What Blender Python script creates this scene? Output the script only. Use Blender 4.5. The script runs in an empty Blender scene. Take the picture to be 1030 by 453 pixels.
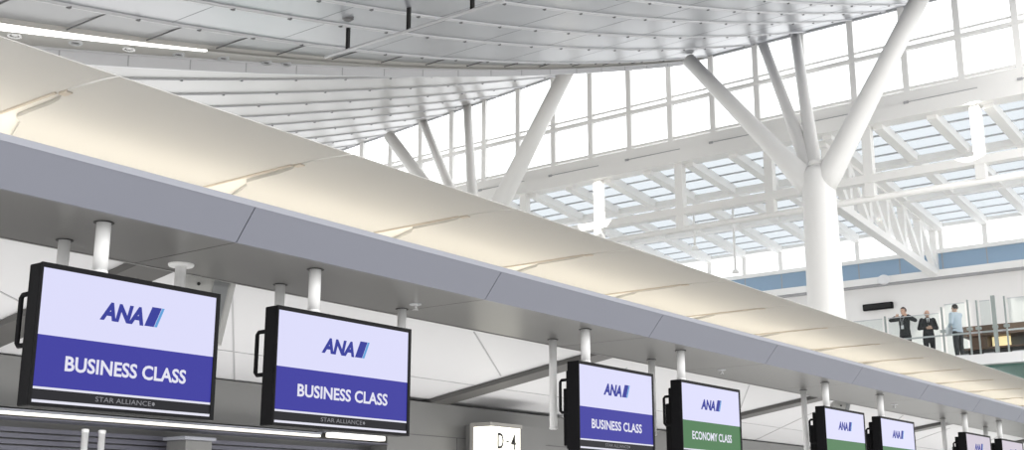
import bpy, bmesh, math, random
from mathutils import Vector, Matrix
random.seed(7)
sc = bpy.context.scene
COL = sc.collection
PI = math.pi

# ------------------------------------------------------------------ view
sc.view_settings.view_transform = 'Standard'
sc.view_settings.look = 'None'
sc.view_settings.gamma = 1.0
sc.view_settings.exposure = 0.0
sc.view_settings.use_curve_mapping = False

# ------------------------------------------------------------------ materials
MATS = {}
def lin(r, g, b):
    f = lambda c: (c / 255 / 12.92) if c / 255 <= .04045 else ((c / 255 + .055) / 1.055) ** 2.4
    return (f(r), f(g), f(b), 1)

def mat(name, col, rough=.5, metal=0.0, spec=.5, var=.04, scale=6.0, emit=None, estr=0.0, bump=0.0, bscale=40.0):
    m = bpy.data.materials.new(name)
    m.use_nodes = True
    nt = m.node_tree
    b = nt.nodes['Principled BSDF']
    b.inputs['Roughness'].default_value = rough
    b.inputs['Metallic'].default_value = metal
    b.inputs['Specular IOR Level'].default_value = spec
    tc = nt.nodes.new('ShaderNodeTexCoord')
    nz = nt.nodes.new('ShaderNodeTexNoise')
    nz.inputs['Scale'].default_value = scale
    nz.inputs['Detail'].default_value = 3
    nt.links.new(tc.outputs['Object'], nz.inputs['Vector'])
    mx = nt.nodes.new('ShaderNodeMix')
    mx.data_type = 'RGBA'
    mx.inputs[6].default_value = (col[0] * (1 - var), col[1] * (1 - var), col[2] * (1 - var), 1)
    mx.inputs[7].default_value = (min(1, col[0] * (1 + var)), min(1, col[1] * (1 + var)), min(1, col[2] * (1 + var)), 1)
    nt.links.new(nz.outputs['Fac'], mx.inputs[0])
    nt.links.new(mx.outputs[2], b.inputs['Base Color'])
    if emit:
        b.inputs['Emission Color'].default_value = emit
        b.inputs['Emission Strength'].default_value = estr
    if bump:
        n2 = nt.nodes.new('ShaderNodeTexNoise')
        n2.inputs['Scale'].default_value = bscale
        nt.links.new(tc.outputs['Object'], n2.inputs['Vector'])
        bp = nt.nodes.new('ShaderNodeBump')
        bp.inputs['Strength'].default_value = bump
        bp.inputs['Distance'].default_value = .02
        nt.links.new(n2.outputs['Fac'], bp.inputs['Height'])
        nt.links.new(bp.outputs['Normal'], b.inputs['Normal'])
    MATS[name] = m
    return m

def glass(name, tint, gloss=.08, rough=.03):
    m = bpy.data.materials.new(name)
    m.use_nodes = True
    nt = m.node_tree
    for n in list(nt.nodes):
        if n.type != 'OUTPUT_MATERIAL':
            nt.nodes.remove(n)
    out = [n for n in nt.nodes if n.type == 'OUTPUT_MATERIAL'][0]
    t = nt.nodes.new('ShaderNodeBsdfTransparent')
    t.inputs['Color'].default_value = tint
    g = nt.nodes.new('ShaderNodeBsdfGlossy')
    g.inputs['Roughness'].default_value = rough
    mx = nt.nodes.new('ShaderNodeMixShader')
    mx.inputs[0].default_value = gloss
    nt.links.new(t.outputs[0], mx.inputs[1])
    nt.links.new(g.outputs[0], mx.inputs[2])
    nt.links.new(mx.outputs[0], out.inputs['Surface'])
    MATS[name] = m
    return m

mat('fascia_metal', (.20, .208, .25, 1), .42, .0, .5, .015, 2)
mat('lip_metal', (.30, .31, .35, 1), .5, .0, .2, .01)
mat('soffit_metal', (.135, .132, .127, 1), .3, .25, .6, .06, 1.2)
mat('canopy_cream', (.46, .455, .44, 1), .6, 0, .3, .02, 1.5)
mat('canopy_inner', (.62, .61, .58, 1), .6, 0, .3, .02)
mat('canopy_edge', (.45, .40, .34, 1), .6)
mat('pole_white', (.80, .80, .80, 1), .35, 0, .5, .02)
mat('black_case', (.006, .006, .007, 1), .55, 0, .1, .1, 30, bump=.05)
mat('black_rubber', (.006, .006, .006, 1), .6)
mat('white_paint', (.82, .82, .83, 1), .45, 0, .4, .015, 1.0)
mat('steel_white', (.90, .89, .87, 1), .4, 0, .5, .02, .8)
mat('steel_grey', (.55, .56, .58, 1), .4, 0, .5, .02)
mat('ceil_panel', (.325, .335, .365, 1), .28, .0, .7, .05, .5)
mat('ceil_panel_dim', (.36, .365, .38, 1), .4, .0, .5, .05, .5)
mat('ceil_bead', (.58, .58, .60, 1), .35, 0, .6, .02)
mat('ceil_beige', (.50, .485, .46, 1), .5, 0, .4, .04, .8)
mat('ceil_dark', (.16, .16, .165, 1), .5)
mat('ceil_joint', (.25, .258, .285, 1), .5)
mat('ceil_panel_far', (.385, .375, .365, 1), .28, .0, .7, .05, .5)
mat('island_white', (.62, .62, .63, 1), .5, 0, .4, .02, 1)
mat('rib_grey', (.095, .093, .09, 1), .5, 0, .4, .05)
mat('header_grey', (.18, .18, .176, 1), .4, .1, .5, .04, 1.2)
mat('board_dark', (.11, .11, .14, 1), .4, 0, .5, .08)
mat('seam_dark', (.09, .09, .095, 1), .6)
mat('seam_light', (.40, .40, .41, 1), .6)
mat('sign_frame', (.33, .32, .30, 1), .5)
mat('floor_stone', (.50, .50, .49, 1), .35, 0, .5, .08, .7)
mat('wall_white', (.90, .88, .86, 1), .6, 0, .3, .02, .6)
mat('band_blue', (.30, .42, .56, 1), .4, 0, .5, .06, .5)
mat('rail_grey', (.33, .37, .36, 1), .4, .2)
mat('shop_brown', (.13, .085, .06, 1), .5, 0, .4, .15, 3)
mat('shop_dark', (.03, .028, .027, 1), .5)
mat('shop_lit', (.8, .7, .4, 1), .5, emit=(1, .80, .42, 1), estr=.75)
mat('strip_lamp', (.9, .9, .85, 1), .4, emit=(1, .95, .84, 1), estr=1.15)
mat('cove_lamp', (.9, .9, .9, 1), .4, emit=(1, .98, .95, 1), estr=1.5)
mat('speaker_shell', (.50, .50, .485, 1), .5)
mat('speaker_grille', (.36, .37, .38, 1), .6, .2, bump=.4, bscale=400)
mat('chrome', (.7, .7, .7, 1), .2, 1)
mat('sign_lit', (.9, .88, .78, 1), .4, emit=(1, .975, .86, 1), estr=1.0)
mat('ink', (.03, .03, .03, 1), .5)
mat('scr_white', (.012, .012, .014, 1), .45, 0, .06, .0, emit=lin(220, 220, 250), estr=.98)
mat('scr_blue', (.012, .012, .014, 1), .45, 0, .06, .0, emit=lin(56, 55, 168), estr=.85)
mat('scr_green', (.012, .012, .014, 1), .45, 0, .06, .0, emit=lin(74, 128, 78), estr=.85)
mat('scr_black', (.012, .012, .014, 1), .45, 0, .06, .0, emit=lin(22, 22, 26), estr=.6)
mat('scr_pink', (.012, .012, .014, 1), .45, 0, .06, .0, emit=lin(214, 204, 218), estr=.86)
mat('logo_blue', (.012, .012, .014, 1), .5, 0, .05, .0, emit=lin(44, 54, 158), estr=.9)
mat('logo_cyan', (.012, .012, .014, 1), .5, 0, .05, .0, emit=lin(96, 166, 226), estr=.9)
mat('txt_white', (.012, .012, .014, 1), .5, 0, .05, .0, emit=lin(236, 236, 250), estr=.9)
mat('txt_grey', (.012, .012, .014, 1), .5, 0, .05, .0, emit=lin(150, 150, 155), estr=.8)
mat('skin', (.62, .40, .30, 1), .55, var=.05, scale=20)
mat('hair_black', (.02, .016, .014, 1), .5, var=.2, scale=60)
mat('suit_black', (.016, .017, .022, 1), .8, var=.15, scale=30)
mat('knit_dark', (.03, .032, .036, 1), .85, var=.2, scale=40)
mat('shirt_blue', (.60, .68, .78, 1), .75, var=.05, scale=20)
mat('cloth_white', (.82, .82, .84, 1), .8)
mat('shoe_black', (.01, .01, .01, 1), .4)
mat('leather', (.05, .04, .035, 1), .5)
glass('glass_clear', (.98, .99, 1, 1), .05)
glass('glass_skylight', (.345, .372, .395, 1), .03)
glass('glass_rail', (.93, .955, .95, 1), .035)
glass('glass_green', (.55, .72, .68, 1), .12, .1)

# ------------------------------------------------------------------ mesh helpers
class MB:
    def __init__(s):
        s.v = []; s.f = []; s.sm = []
    def add(s, vs, fs, smooth=False):
        n = len(s.v)
        s.v += [tuple(p) for p in vs]
        s.f += [tuple(n + i for i in f) for f in fs]
        s.sm += [smooth] * len(fs)
        return s
    def box(s, a, b):
        (x0, y0, z0), (x1, y1, z1) = a, b
        return s.add([(x0, y0, z0), (x1, y0, z0), (x1, y1, z0), (x0, y1, z0), (x0, y0, z1), (x1, y0, z1), (x1, y1, z1), (x0, y1, z1)],
                     [(3, 2, 1, 0), (4, 5, 6, 7), (0, 1, 5, 4), (1, 2, 6, 5), (2, 3, 7, 6), (3, 0, 4, 7)])
    def cbox(s, a, b, c=.006):
        # box with chamfered edges
        bm = bmesh.new()
        bmesh.ops.create_cube(bm, size=1)
        d = [b[i] - a[i] for i in range(3)]; m = [(b[i] + a[i]) / 2 for i in range(3)]
        for v in bm.verts:
            v.co = Vector([v.co[i] * d[i] + m[i] for i in range(3)])
        bmesh.ops.bevel(bm, geom=list(bm.edges), offset=c, segments=2, affect='EDGES', profile=.5)
        return s.addbm(bm)
    def addbm(s, bm, smooth=False):
        bm.verts.index_update()
        s.add([v.co.copy() for v in bm.verts], [[v.index for v in f.verts] for f in bm.faces], smooth)
        bm.free()
        return s
    def beam(s, p, q, w, h, up=(0, 0, 1)):
        # rectangular bar from p to q
        p, q = Vector(p), Vector(q)
        d = (q - p).normalized(); u = Vector(up)
        sd = d.cross(u)
        if sd.length < 1e-4: sd = d.cross(Vector((1, 0, 0)))
        sd.normalize(); u = sd.cross(d).normalized()
        c = [(-w / 2, -h / 2), (w / 2, -h / 2), (w / 2, h / 2), (-w / 2, h / 2)]
        vs = [p + sd * a + u * b for a, b in c] + [q + sd * a + u * b for a, b in c]
        return s.add(vs, [(0, 1, 2, 3), (7, 6, 5, 4), (0, 4, 5, 1), (1, 5, 6, 2), (2, 6, 7, 3), (3, 7, 4, 0)])
    def tube(s, pts, r, n=16, cap=True):
        # round tube along a list of points with one radius or one per point
        pts = [Vector(p) for p in pts]
        rs = r if isinstance(r, (list, tuple)) else [r] * len(pts)
        vs = []; prev = None
        for i, p in enumerate(pts):
            d = (pts[min(i + 1, len(pts) - 1)] - pts[max(i - 1, 0)]).normalized()
            if prev is None:
                a = d.cross(Vector((0, 0, 1)) if abs(d.z) < .9 else Vector((1, 0, 0))).normalized()
            else:
                a = (prev - d * prev.dot(d)).normalized()
            prev = a; b = d.cross(a)
            for k in range(n):
                t = 2 * PI * k / n
                vs.append(p + (a * math.cos(t) + b * math.sin(t)) * rs[i])
        fs = [(i * n + k, i * n + (k + 1) % n, (i + 1) * n + (k + 1) % n, (i + 1) * n + k) for i in range(len(pts) - 1) for k in range(n)]
        s.add(vs, fs, True)
        if cap:
            m = len(s.v) - len(vs)
            s.f.append(tuple(m + k for k in reversed(range(n)))); s.sm.append(False)
            s.f.append(tuple(m + (len(pts) - 1) * n + k for k in range(n))); s.sm.append(False)
        return s
    def lathe(s, prof, c=(0, 0, 0), n=20):
        vs = []
        for r, z in prof:
            for k in range(n):
                t = 2 * PI * k / n
                vs.append((c[0] + r * math.cos(t), c[1] + r * math.sin(t), c[2] + z))
        fs = [(i * n + k, i * n + (k + 1) % n, (i + 1) * n + (k + 1) % n, (i + 1) * n + k) for i in range(len(prof) - 1) for k in range(n)]
        fs += [tuple(reversed(range(n))), tuple((len(prof) - 1) * n + k for k in range(n))]
        return s.add(vs, fs, False)
    def prism(s, poly, axis, t0, t1):
        # polygon in the plane across an axis, extruded along it
        def P(a, b, t):
            return {'x': (t, a, b), 'y': (a, t, b), 'z': (a, b, t)}[axis]
        n = len(poly)
        vs = [P(a, b, t0) for a, b in poly] + [P(a, b, t1) for a, b in poly]
        fs = [tuple(reversed(range(n))), tuple(range(n, 2 * n))] + [(i, (i + 1) % n, n + (i + 1) % n, n + i) for i in range(n)]
        return s.add(vs, fs)
    def ellipsoid(s, c, r, u=16, v=12):
        bm = bmesh.new()
        bmesh.ops.create_uvsphere(bm, u_segments=u, v_segments=v, radius=1)
        for q in bm.verts:
            q.co = Vector((q.co.x * r[0] + c[0], q.co.y * r[1] + c[1], q.co.z * r[2] + c[2]))
        return s.addbm(bm, True)
    def build(s, name, m, parent=None, recalc=True):
        me = bpy.data.meshes.new(name)
        o0 = parent_origin(parent)
        me.from_pydata([(p[0] - o0[0], p[1] - o0[1], p[2] - o0[2]) for p in s.v], [], s.f)
        for p, q in zip(me.polygons, s.sm):
            p.use_smooth = q
        if recalc:
            bm = bmesh.new(); bm.from_mesh(me)
            bmesh.ops.recalc_face_normals(bm, faces=bm.faces)
            bm.to_mesh(me); bm.free()
        me.materials.append(MATS[m])
        o = bpy.data.objects.new(name, me)
        COL.objects.link(o)
        if parent: o.parent = parent
        return o

ORG = {}
def parent_origin(p):
    return ORG.get(p.name, (0, 0, 0)) if p else (0, 0, 0)

def thing(name, label, cat, loc=(0, 0, 0), group=None):
    # an Empty at the base of a thing; parts given in world positions
    o = bpy.data.objects.new(name, None)
    COL.objects.link(o)
    o.location = loc
    o.empty_display_size = .1
    o['label'] = label; o['category'] = cat
    if group: o['group'] = group
    ORG[o.name] = tuple(loc)
    return o

def part(name, mb, m, parent, label=None):
    o = mb.build(name, m, parent)
    ORG[o.name] = parent_origin(parent)
    if label: o['label'] = label
    return o

def struct(name, mb=None, m=None, parent=None):
    if mb is None:
        o = bpy.data.objects.new(name, None); COL.objects.link(o)
    else:
        o = mb.build(name, m, parent)
    o['kind'] = 'structure'
    return o

def copy_thing(o, loc, label):
    c = o.copy(); COL.objects.link(c); c.location = loc; c['label'] = label
    for ch in list(o.children):
        d = ch.copy(); COL.objects.link(d); d.parent = c
        for g in list(ch.children):
            e = g.copy(); COL.objects.link(e); e.parent = d
    return c

def lettering(text, x0, x1, z0, z1, y, shear=0.0, bold=0.0, ext=.0015):
    # text on a plane facing -Y fitted into a rectangle; returns an MB
    cu = bpy.data.curves.new('lettering', 'FONT')
    cu.body = text; cu.size = 1; cu.shear = shear; cu.offset = bold; cu.extrude = 0
    cu.resolution_u = 3
    ob = bpy.data.objects.new('lettering', cu)
    COL.objects.link(ob)
    bpy.context.view_layer.update()
    dg = bpy.context.evaluated_depsgraph_get()
    me = bpy.data.meshes.new_from_object(ob.evaluated_get(dg))
    bpy.data.objects.remove(ob); bpy.data.curves.remove(cu)
    xs = [v.co.x for v in me.vertices]; ys = [v.co.y for v in me.vertices]
    ax, bx, ay, by = min(xs), max(xs), min(ys), max(ys)
    f = lambda v: (x0 + (v.co.x - ax) / (bx - ax) * (x1 - x0), y, z0 + (v.co.y - ay) / (by - ay) * (z1 - z0))
    mb = MB()
    mb.add([f(v) for v in me.vertices], [tuple(p.vertices) for p in me.polygons])
    bpy.data.meshes.remove(me)
    return mb

# ------------------------------------------------------------------ camera
cam = bpy.data.cameras.new('camera')
co = bpy.data.objects.new('camera', cam); COL.objects.link(co)
F = 1207.0
cam.sensor_fit = 'HORIZONTAL'; cam.sensor_width = 36; cam.lens = 36 * F / 1030
cam.clip_end = 500
co.location = (0, 0, 1.6)
PITCH = math.atan(297.5 / F); HEAD = math.radians(37.1)
co.rotation_euler = (PI / 2 + PITCH, 0, HEAD - PI / 2)
sc.camera = co

# ------------------------------------------------------------------ world and lights
w = bpy.data.worlds.new('world'); sc.world = w; w.use_nodes = True
nt = w.node_tree
bg = nt.nodes['Background']
tc = nt.nodes.new('ShaderNodeTexCoord')
sp = nt.nodes.new('ShaderNodeSeparateXYZ')
rp = nt.nodes.new('ShaderNodeValToRGB')
rp.color_ramp.elements[0].position = .0; rp.color_ramp.elements[0].color = (.90, .90, .90, 1)
rp.color_ramp.elements[1].position = .5; rp.color_ramp.elements[1].color = (1, .99, .975, 1)
nt.links.new(tc.outputs['Generated'], sp.inputs[0])
nt.links.new(sp.outputs['Z'], rp.inputs[0])
nt.links.new(rp.outputs[0], bg.inputs['Color'])
WORLD = 2.6
bg.inputs['Strength'].default_value = WORLD

def area(name, loc, rot, sx, sy, power, col):
    l = bpy.data.lights.new(name, 'AREA'); l.shape = 'RECTANGLE'; l.size = sx; l.size_y = sy; l.energy = power; l.color = col
    o = bpy.data.objects.new(name, l); COL.objects.link(o); o.location = loc; o.rotation_euler = rot
    return o

def spot(name, loc, tgt, power, ang, blend=.05):
    l = bpy.data.lights.new(name, 'SPOT'); l.energy = power; l.spot_size = ang; l.spot_blend = blend; l.shadow_soft_size = .01
    l.color = (1, .97, .9)
    o = bpy.data.objects.new(name, l); COL.objects.link(o); o.location = loc
    o.rotation_euler = (Vector(tgt) - Vector(loc)).to_track_quat('-Z', 'Y').to_euler()
    return o

# ------------------------------------------------------------------ setting: floor, walls
struct('floor', MB().box((-30, -26, -.2), (52, 46, 0)), 'floor_stone')

X1, X2 = 36.0, 47.0
# ---- vaulted ceilings
CZ = (0.0020193368, 0.2239965, 6.923854)
def cz(x): return CZ[0] * x * x + CZ[1] * x + CZ[2]
def lag(pts):
    # smooth curve through measured (x, y) points: least squares quadratic
    n = len(pts)
    S = [sum(p[0] ** k for p in pts) for k in range(5)]
    T = [sum(p[1] * p[0] ** k for p in pts) for k in range(3)]
    A = [[S[0], S[1], S[2], T[0]], [S[1], S[2], S[3], T[1]], [S[2], S[3], S[4], T[2]]]
    for i in range(3):
        for j in range(3):
            if i != j:
                f = A[j][i] / A[i][i]
                A[j] = [a - f * b for a, b in zip(A[j], A[i])]
    c = [A[i][3] / A[i][i] for i in range(3)]
    return lambda x: c[0] + c[1] * x + c[2] * x * x
yB = lag([(10.06, 15.74), (12.3, 16.18), (16.55, 16.82), (21.1, 17.63), (23.1, 17.96), (28.3, 18.22), (36, 18.4)])
yA = lag([(11.2, 14.72), (14.1, 15.13), (19, 15.87), (23.3, 16.22), (28.3, 16.55), (31.5, 16.6), (36, 16.75)])
y0 = lag([(14.8, 14.26), (18.6, 14.7), (22.9, 14.77), (28, 14.8), (36, 14.9), (8, 13.1)])
yM = lag([(17, 13.03), (20.6, 13.23), (25.5, 13.44), (28.3, 13.35), (36, 13.2), (8, 12.2)])
yN = lambda x: yM(x) - 1.12
yO = lambda x: yM(x) - 2.1
yP = lambda x: yM(x) - 3.0
yQ = lambda x: yM(x) - 3.85
yR = lambda x: yM(x) - 4.7
yS = lambda x: yM(x) - 6.2
yL = lag([(8.95, 16.65), (10.9, 17.0), (13.38, 17.56), (20, 18.35), (28, 18.62), (36, 18.75)])      # inner edge of the lamp cove
yE = lag([(10.1, 17.85), (14.15, 18.4), (19.8, 18.55), (28, 18.8), (36, 19.1)])                   # soffit edge
yF = lambda x: 19.4
XS = [4 + .8 * i for i in range(41)]
def strip(fa, fb, dza=0.0, dzb=0.0, surf=None, th=.05, xs=XS):
    surf = surf or (lambda x, y: cz(x))
    m = MB(); n = len(xs)
    vs = []
    for x in xs:
        ya, yb = fa(x), fb(x)
        za, zb = surf(x, ya) + dza, surf(x, yb) + dzb
        vs += [(x, ya, za), (x, yb, zb), (x, yb, zb + th), (x, ya, za + th)]
    fs = []
    for i in range(n - 1):
        a = 4 * i; b = a + 4
        for k in range(4):
            fs.append((a + k, a + (k + 1) % 4, b + (k + 1) % 4, b + k))
    fs += [(0, 1, 2, 3), tuple(4 * (n - 1) + k for k in (3, 2, 1, 0))]
    return m.add(vs, fs)

def bead(f, dz=-.005, r=.042, surf=None, xs=XS):
    surf = surf or (lambda x, y: cz(x))
    m = MB()
    m.tube([(x, f(x), surf(x, f(x)) + dz) for x in xs], r, 6)
    return m
def clips(f, step, surf=None, dz=-.08, off=0.0):
    surf = surf or (lambda x, y: cz(x))
    m = MB(); x = 5 + off
    while x < 35.5:
        y = f(x); z = surf(x, y) + dz
        m.box((x - .03, y - .025, z + .018), (x + .03, y + .025, z + .08))
        x += step
    return m
def ticks(fa, fb, step, surf=None, off=0.0, dz=.009):
    # panel joints running across a strip
    surf = surf or (lambda x, y: cz(x))
    m = MB(); x = 5 + off
    while x < 35:
        p = Vector((x, fa(x), surf(x, fa(x)) + dz)); q = Vector((x + .0, fb(x), surf(x, fb(x)) + dz))
        m.beam(p, q, .018, .022)
        x += step
    return m

ceil = struct('ceiling')
lines = [yS, yR, yQ, yP, yO, yN, yM, y0, yA, yB]
for i in range(len(lines) - 1):
    o = strip(lines[i], lines[i + 1], 0.0, .0).build('louver_panel', 'ceil_panel', ceil)
    part('bead_rail', bead(lines[i + 1]), 'ceil_bead', o)
    part('hanger_clips', clips(lines[i + 1], 1.45, off=.37 * i), 'ceil_dark', o)
    part('panel_joints', ticks(lines[i], lines[i + 1], 2.9, off=.4 * (i % 3)), 'ceil_joint', o)
o = strip(yB, yL, 0, .06).build('border_panel', 'ceil_panel_dim', ceil)
part('panel_joints', ticks(yB, yL, 1.75), 'ceil_dark', o)
o = strip(yL, yE, -.06, -.02).build('downlight_soffit', 'ceil_beige', ceil)
part('cove_riser', strip(yL, lambda x: yL(x) + .03, -.06, -.06, th=.18), 'ceil_beige', ceil)
m = MB(); vs = []; fs = []
for x in XS:
    y, z = yE(x), cz(x) - .02; d = .27 - .12 * (x - 10) / 26
    vs += [(x, y, z + .05), (x, y, z - d), (x, y + .06, z - d), (x, y + .06, z + 1.6)]
for i in range(len(XS) - 1):
    a = 4 * i; b = a + 4
    for k in range(4): fs.append((a + k, a + (k + 1) % 4, b + (k + 1) % 4, b + k))
m.add(vs, fs)
o = m.build('edge_fascia', 'ceil_bead', ceil)
m = MB(); x = 5.0
while x < 35:
    d = .27 - .12 * (x - 10) / 26
    m.box((x - .012, yE(x) - .006, cz(x) - .02 - d * .95), (x + .012, yE(x) + .006, cz(x) - .03)); x += 1.45
part('panel_joints', m, 'ceil_panel_dim', o)
part('edge_rail', bead(lambda x: yE(x) - .02, -.035, .025), 'ceil_bead', o)
m = MB()
m.beam((X1, 6, cz(X1) - .02), (X1, 19.1, cz(X1) - .02), .08, .12)
part('end_trim', m, 'steel_grey', ceil)

cove = thing('cove_light', 'long white light strip glowing along the edge of the curved ceiling', 'ceiling light', (8, yL(8), cz(8)))
m = MB()
xs = [4 + .5 * i for i in range(20)]
vs = []
for x in xs:
    y = yL(x); z = cz(x); wd = .03 + .26 * max(0, (13.5 - x) / 5)
    vs += [(x, y - .02, z - .075), (x, y + wd, z - .075), (x, y + wd, z - .04), (x, y - .02, z - .04)]
fs = []
for i in range(len(xs) - 1):
    a = 4 * i; b = a + 4
    for k in range(4): fs.append((a + k, a + (k + 1) % 4, b + (k + 1) % 4, b + k))
m.add(vs, fs + [(0, 1, 2, 3), tuple(4 * (len(xs) - 1) + k for k in (3, 2, 1, 0))])
part('diffuser', m, 'cove_lamp', cove)

# downlights in the beige soffit
dl = [(9.54, 17.25, 'bright'), (10.75, 17.45, 'dark'), (11.92, 17.63, 'bright'), (13.15, 17.85, 'dark'), (14.31, 17.98, 'dark'), (15.6, 18.2, 'dark'), (16.2, 18.28, 'dark')]
ordn = ['first', 'second', 'third', 'fourth', 'fifth', 'sixth', 'seventh']
for i, (x, y, k) in enumerate(dl):
    z = cz(x) - .075
    t = thing('downlight', f'small round downlight in the beige ceiling strip, {ordn[i]} from the left', 'downlight', (x, y, z), 'downlights along the ceiling edge')
    part('rim', MB().lathe([(.10, .08), (.115, .02), (.115, 0), (.075, 0), (.07, .03)], (x, y, z)), 'chrome' if k == 'bright' else 'steel_grey', t)
    part('bulb', MB().lathe([(.07, .05), (.07, .03), (.045, .012)], (x, y, z)), 'ceil_dark' if k == 'dark' else 'chrome', t)

# second vault behind
def s2(x, y): return cz(x) + 1.17 - .07 * (y - 19.4)
ceil2 = struct('ceiling.001')
YS = [19.6, 21.0, 22.35, 23.7, 25.1, 26.5, 27.9, 29.3, 30.8, 32.4, 34, 35.7, 37.5, 39.5, 42]
XS2 = [7 + .9 * i for i in range(32)] + [35.95]
for i in range(len(YS) - 1):
    fa = (lambda q: (lambda x: q))(YS[i]); fb = (lambda q: (lambda x: q))(YS[i + 1])
    o = strip(fa, fb, 0.0, .0, surf=s2, xs=XS2).build('louver_panel', 'ceil_panel_far', ceil2)
    part('bead_rail', bead(fb, -.005, .042, s2, XS2), 'ceil_bead', o)
    part('hanger_clips', clips(fb, 1.9, s2, off=.55 * i % 1.9 + 2), 'ceil_dark', o)
m = MB(); m.beam((X1, 19.6, s2(X1, 19.6)), (X1, 42, s2(X1, 42)), .08, .12)
part('end_trim', m, 'steel_grey', ceil2)

# rail hung below the near vault on black hangers
XR = 15.26
t = thing('hanging_rail', 'thin white rail hung below the curved ceiling on black hangers', 'rail', (XR, 13.9, 10.36))
part('rail', MB().tube([(XR, 11.72, 10.36), (XR, 16.1, 10.36)], .03, 10), 'ceil_bead', t)
for y in (12.42, 13.93, 15.49):
    part('hanger', MB().box((XR - .03, y - .03, 10.37), (XR + .03, y + .03, cz(XR) + .03)), 'black_rubber', t)
t = thing('ceiling_sensor', 'tiny dark sensor on the curved ceiling above the left black hanger', 'sensor', (14.62, 14.86, cz(14.62) - .04))
part('housing', MB().lathe([(.11, .06), (.11, .01), (.07, -.02)], (14.62, 14.86, cz(14.62) - .03)), 'ceil_dark', t)

# ---- end glass wall
win = struct('window_1')
m = MB()
for k in range(-3, 22):
    y = 8.2 + 1.7 * k
    m.box((X1 - .09, y - .10, 14.3), (X1 + .09, y + .10, 25))
for z in (16.15, 19.0, 22):
    m.box((X1 - .11, 2, z - .06), (X1 + .05, 44, z + .06))
m.box((X1 - .05, 2, 16.36), (X1 + .03, 44, 16.42))
m.box((X1 - .08, 2, 14.78), (X1 + .05, 44, 14.86))
part('frame', m, 'steel_white', win)
part('sill', MB().box((X1 - .16, 2, 14.28), (X1 + .12, 44, 14.70)), 'steel_white', win)
part('glazing', MB().box((X1 + .02, 2, 14.7), (X1 + .035, 44, 25)), 'glass_clear', win)
m = MB()
for k in range(-1, 11):
    y = 8.2 + 3.4 * k
    m.box((X1 - .32, y - 2.2, 14.276), (X1 - .30, y + .06, 14.296)); m.box((X1 - .33, y - .1, 14.24), (X1 - .29, y + .05, 14.32))
part('drain_slots', m, 'seam_light', win)

# edge girder with posts and lower chords
tr = thing('edge_girder', 'long white steel girder with posts and double lower chord under the glass wall', 'girder', (X1, 20, 11.4))
part('upper_chord', MB().box((X1 - .3, 2, 13.82), (X1 + .3, 44, 14.27)), 'steel_white', tr)
part('lower_chord', MB().box((X1 - .17, 2, 11.96), (X1 + .17, 44, 12.22)), 'steel_white', tr)
part('lower_pipe', MB().tube([(X1, 2, 11.46), (X1, 44, 11.46)], .11, 12), 'steel_white', tr)
for k in range(0, 11):
    y = 6.2 + 3.4 * k
    part('post', MB().box((X1 - .14, y - .145, 11.5), (X1 + .14, y + .145, 13.85)), 'steel_white', tr)

# ---- glazed lean-to roof beyond the girder
def sk(x): return 13.88 + (12.92 - 13.88) * (x - X1) / (X2 - X1)
sky = struct('window_2')
m = MB()
k = 0
y = .73
while y < 44:
    m.beam((X1, y, sk(X1) - .05), (X2, y, sk(X2) - .05), .30, .30)
    y += 1.7
part('ribs', m, 'steel_white', sky)
m = MB()
for x in (39.4, 43.1):
    m.beam((x, 0, sk(x) - .12), (x, 44, sk(x) - .06), .34, .22)
part('purlins', m, 'steel_white', sky)
m = MB()
x = X1 + .3
while x < X2:
    m.beam((x, 0, sk(x) + .08), (x, 44, sk(x) + .08), .10, .035)
    x += .86
part('glazing_bars', m, 'steel_grey', sky)
m = MB(); m.add([(X1, 0, sk(X1) + .1), (X2, 0, sk(X2) + .1), (X2, 44, sk(X2) + .1), (X1, 44, sk(X1) + .1)], [(0, 1, 2, 3)])
part('glazing', m, 'glass_skylight', sky)

# ---- far wall under the lean-to roof
wb = struct('wall_back')
part('wall_panel', MB().box((X2, 0, 0), (X2 + .3, 44, 10.85)), 'wall_white', wb)
part('ledge', MB().box((X2 - .35, 0, 10.85), (X2 + .3, 44, 11.12)), 'steel_white', wb)
part('ledge_lower_edge', MB().box((X2 - .30, 0, 10.78), (X2 + .1, 44, 10.85)), 'seam_light', wb)  # solid grey strip along the ledge's lower edge
m = MB(); m.box((X2, 0, 11.12), (X2 + .3, 44, 11.84))
part('blue_band', m, 'band_blue', wb)
m = MB()
y = .73
while y < 44:
    m.box((X2 - .012, y - .02, 11.14), (X2, y + .02, 11.82)); y += 1.7
part('band_joints', m, 'seam_light', wb)
part('band_rail', MB().box((X2 - .12, 0, 11.82), (X2 + .3, 44, 11.98)), 'steel_white', wb)
wn = struct('window_3')
m = MB()
y = .73
while y < 44:
    m.box((X2 - .05, y - .09, 11.98), (X2 + .15, y + .09, 12.98)); y += 1.7
m.box((X2 - .1, 0, 12.86), (X2 + .2, 44, 13.0))
part('frame', m, 'steel_white', wn)
part('glazing', MB().box((X2 + .05, 0, 11.98), (X2 + .06, 44, 12.9)), 'glass_clear', wn)

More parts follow.
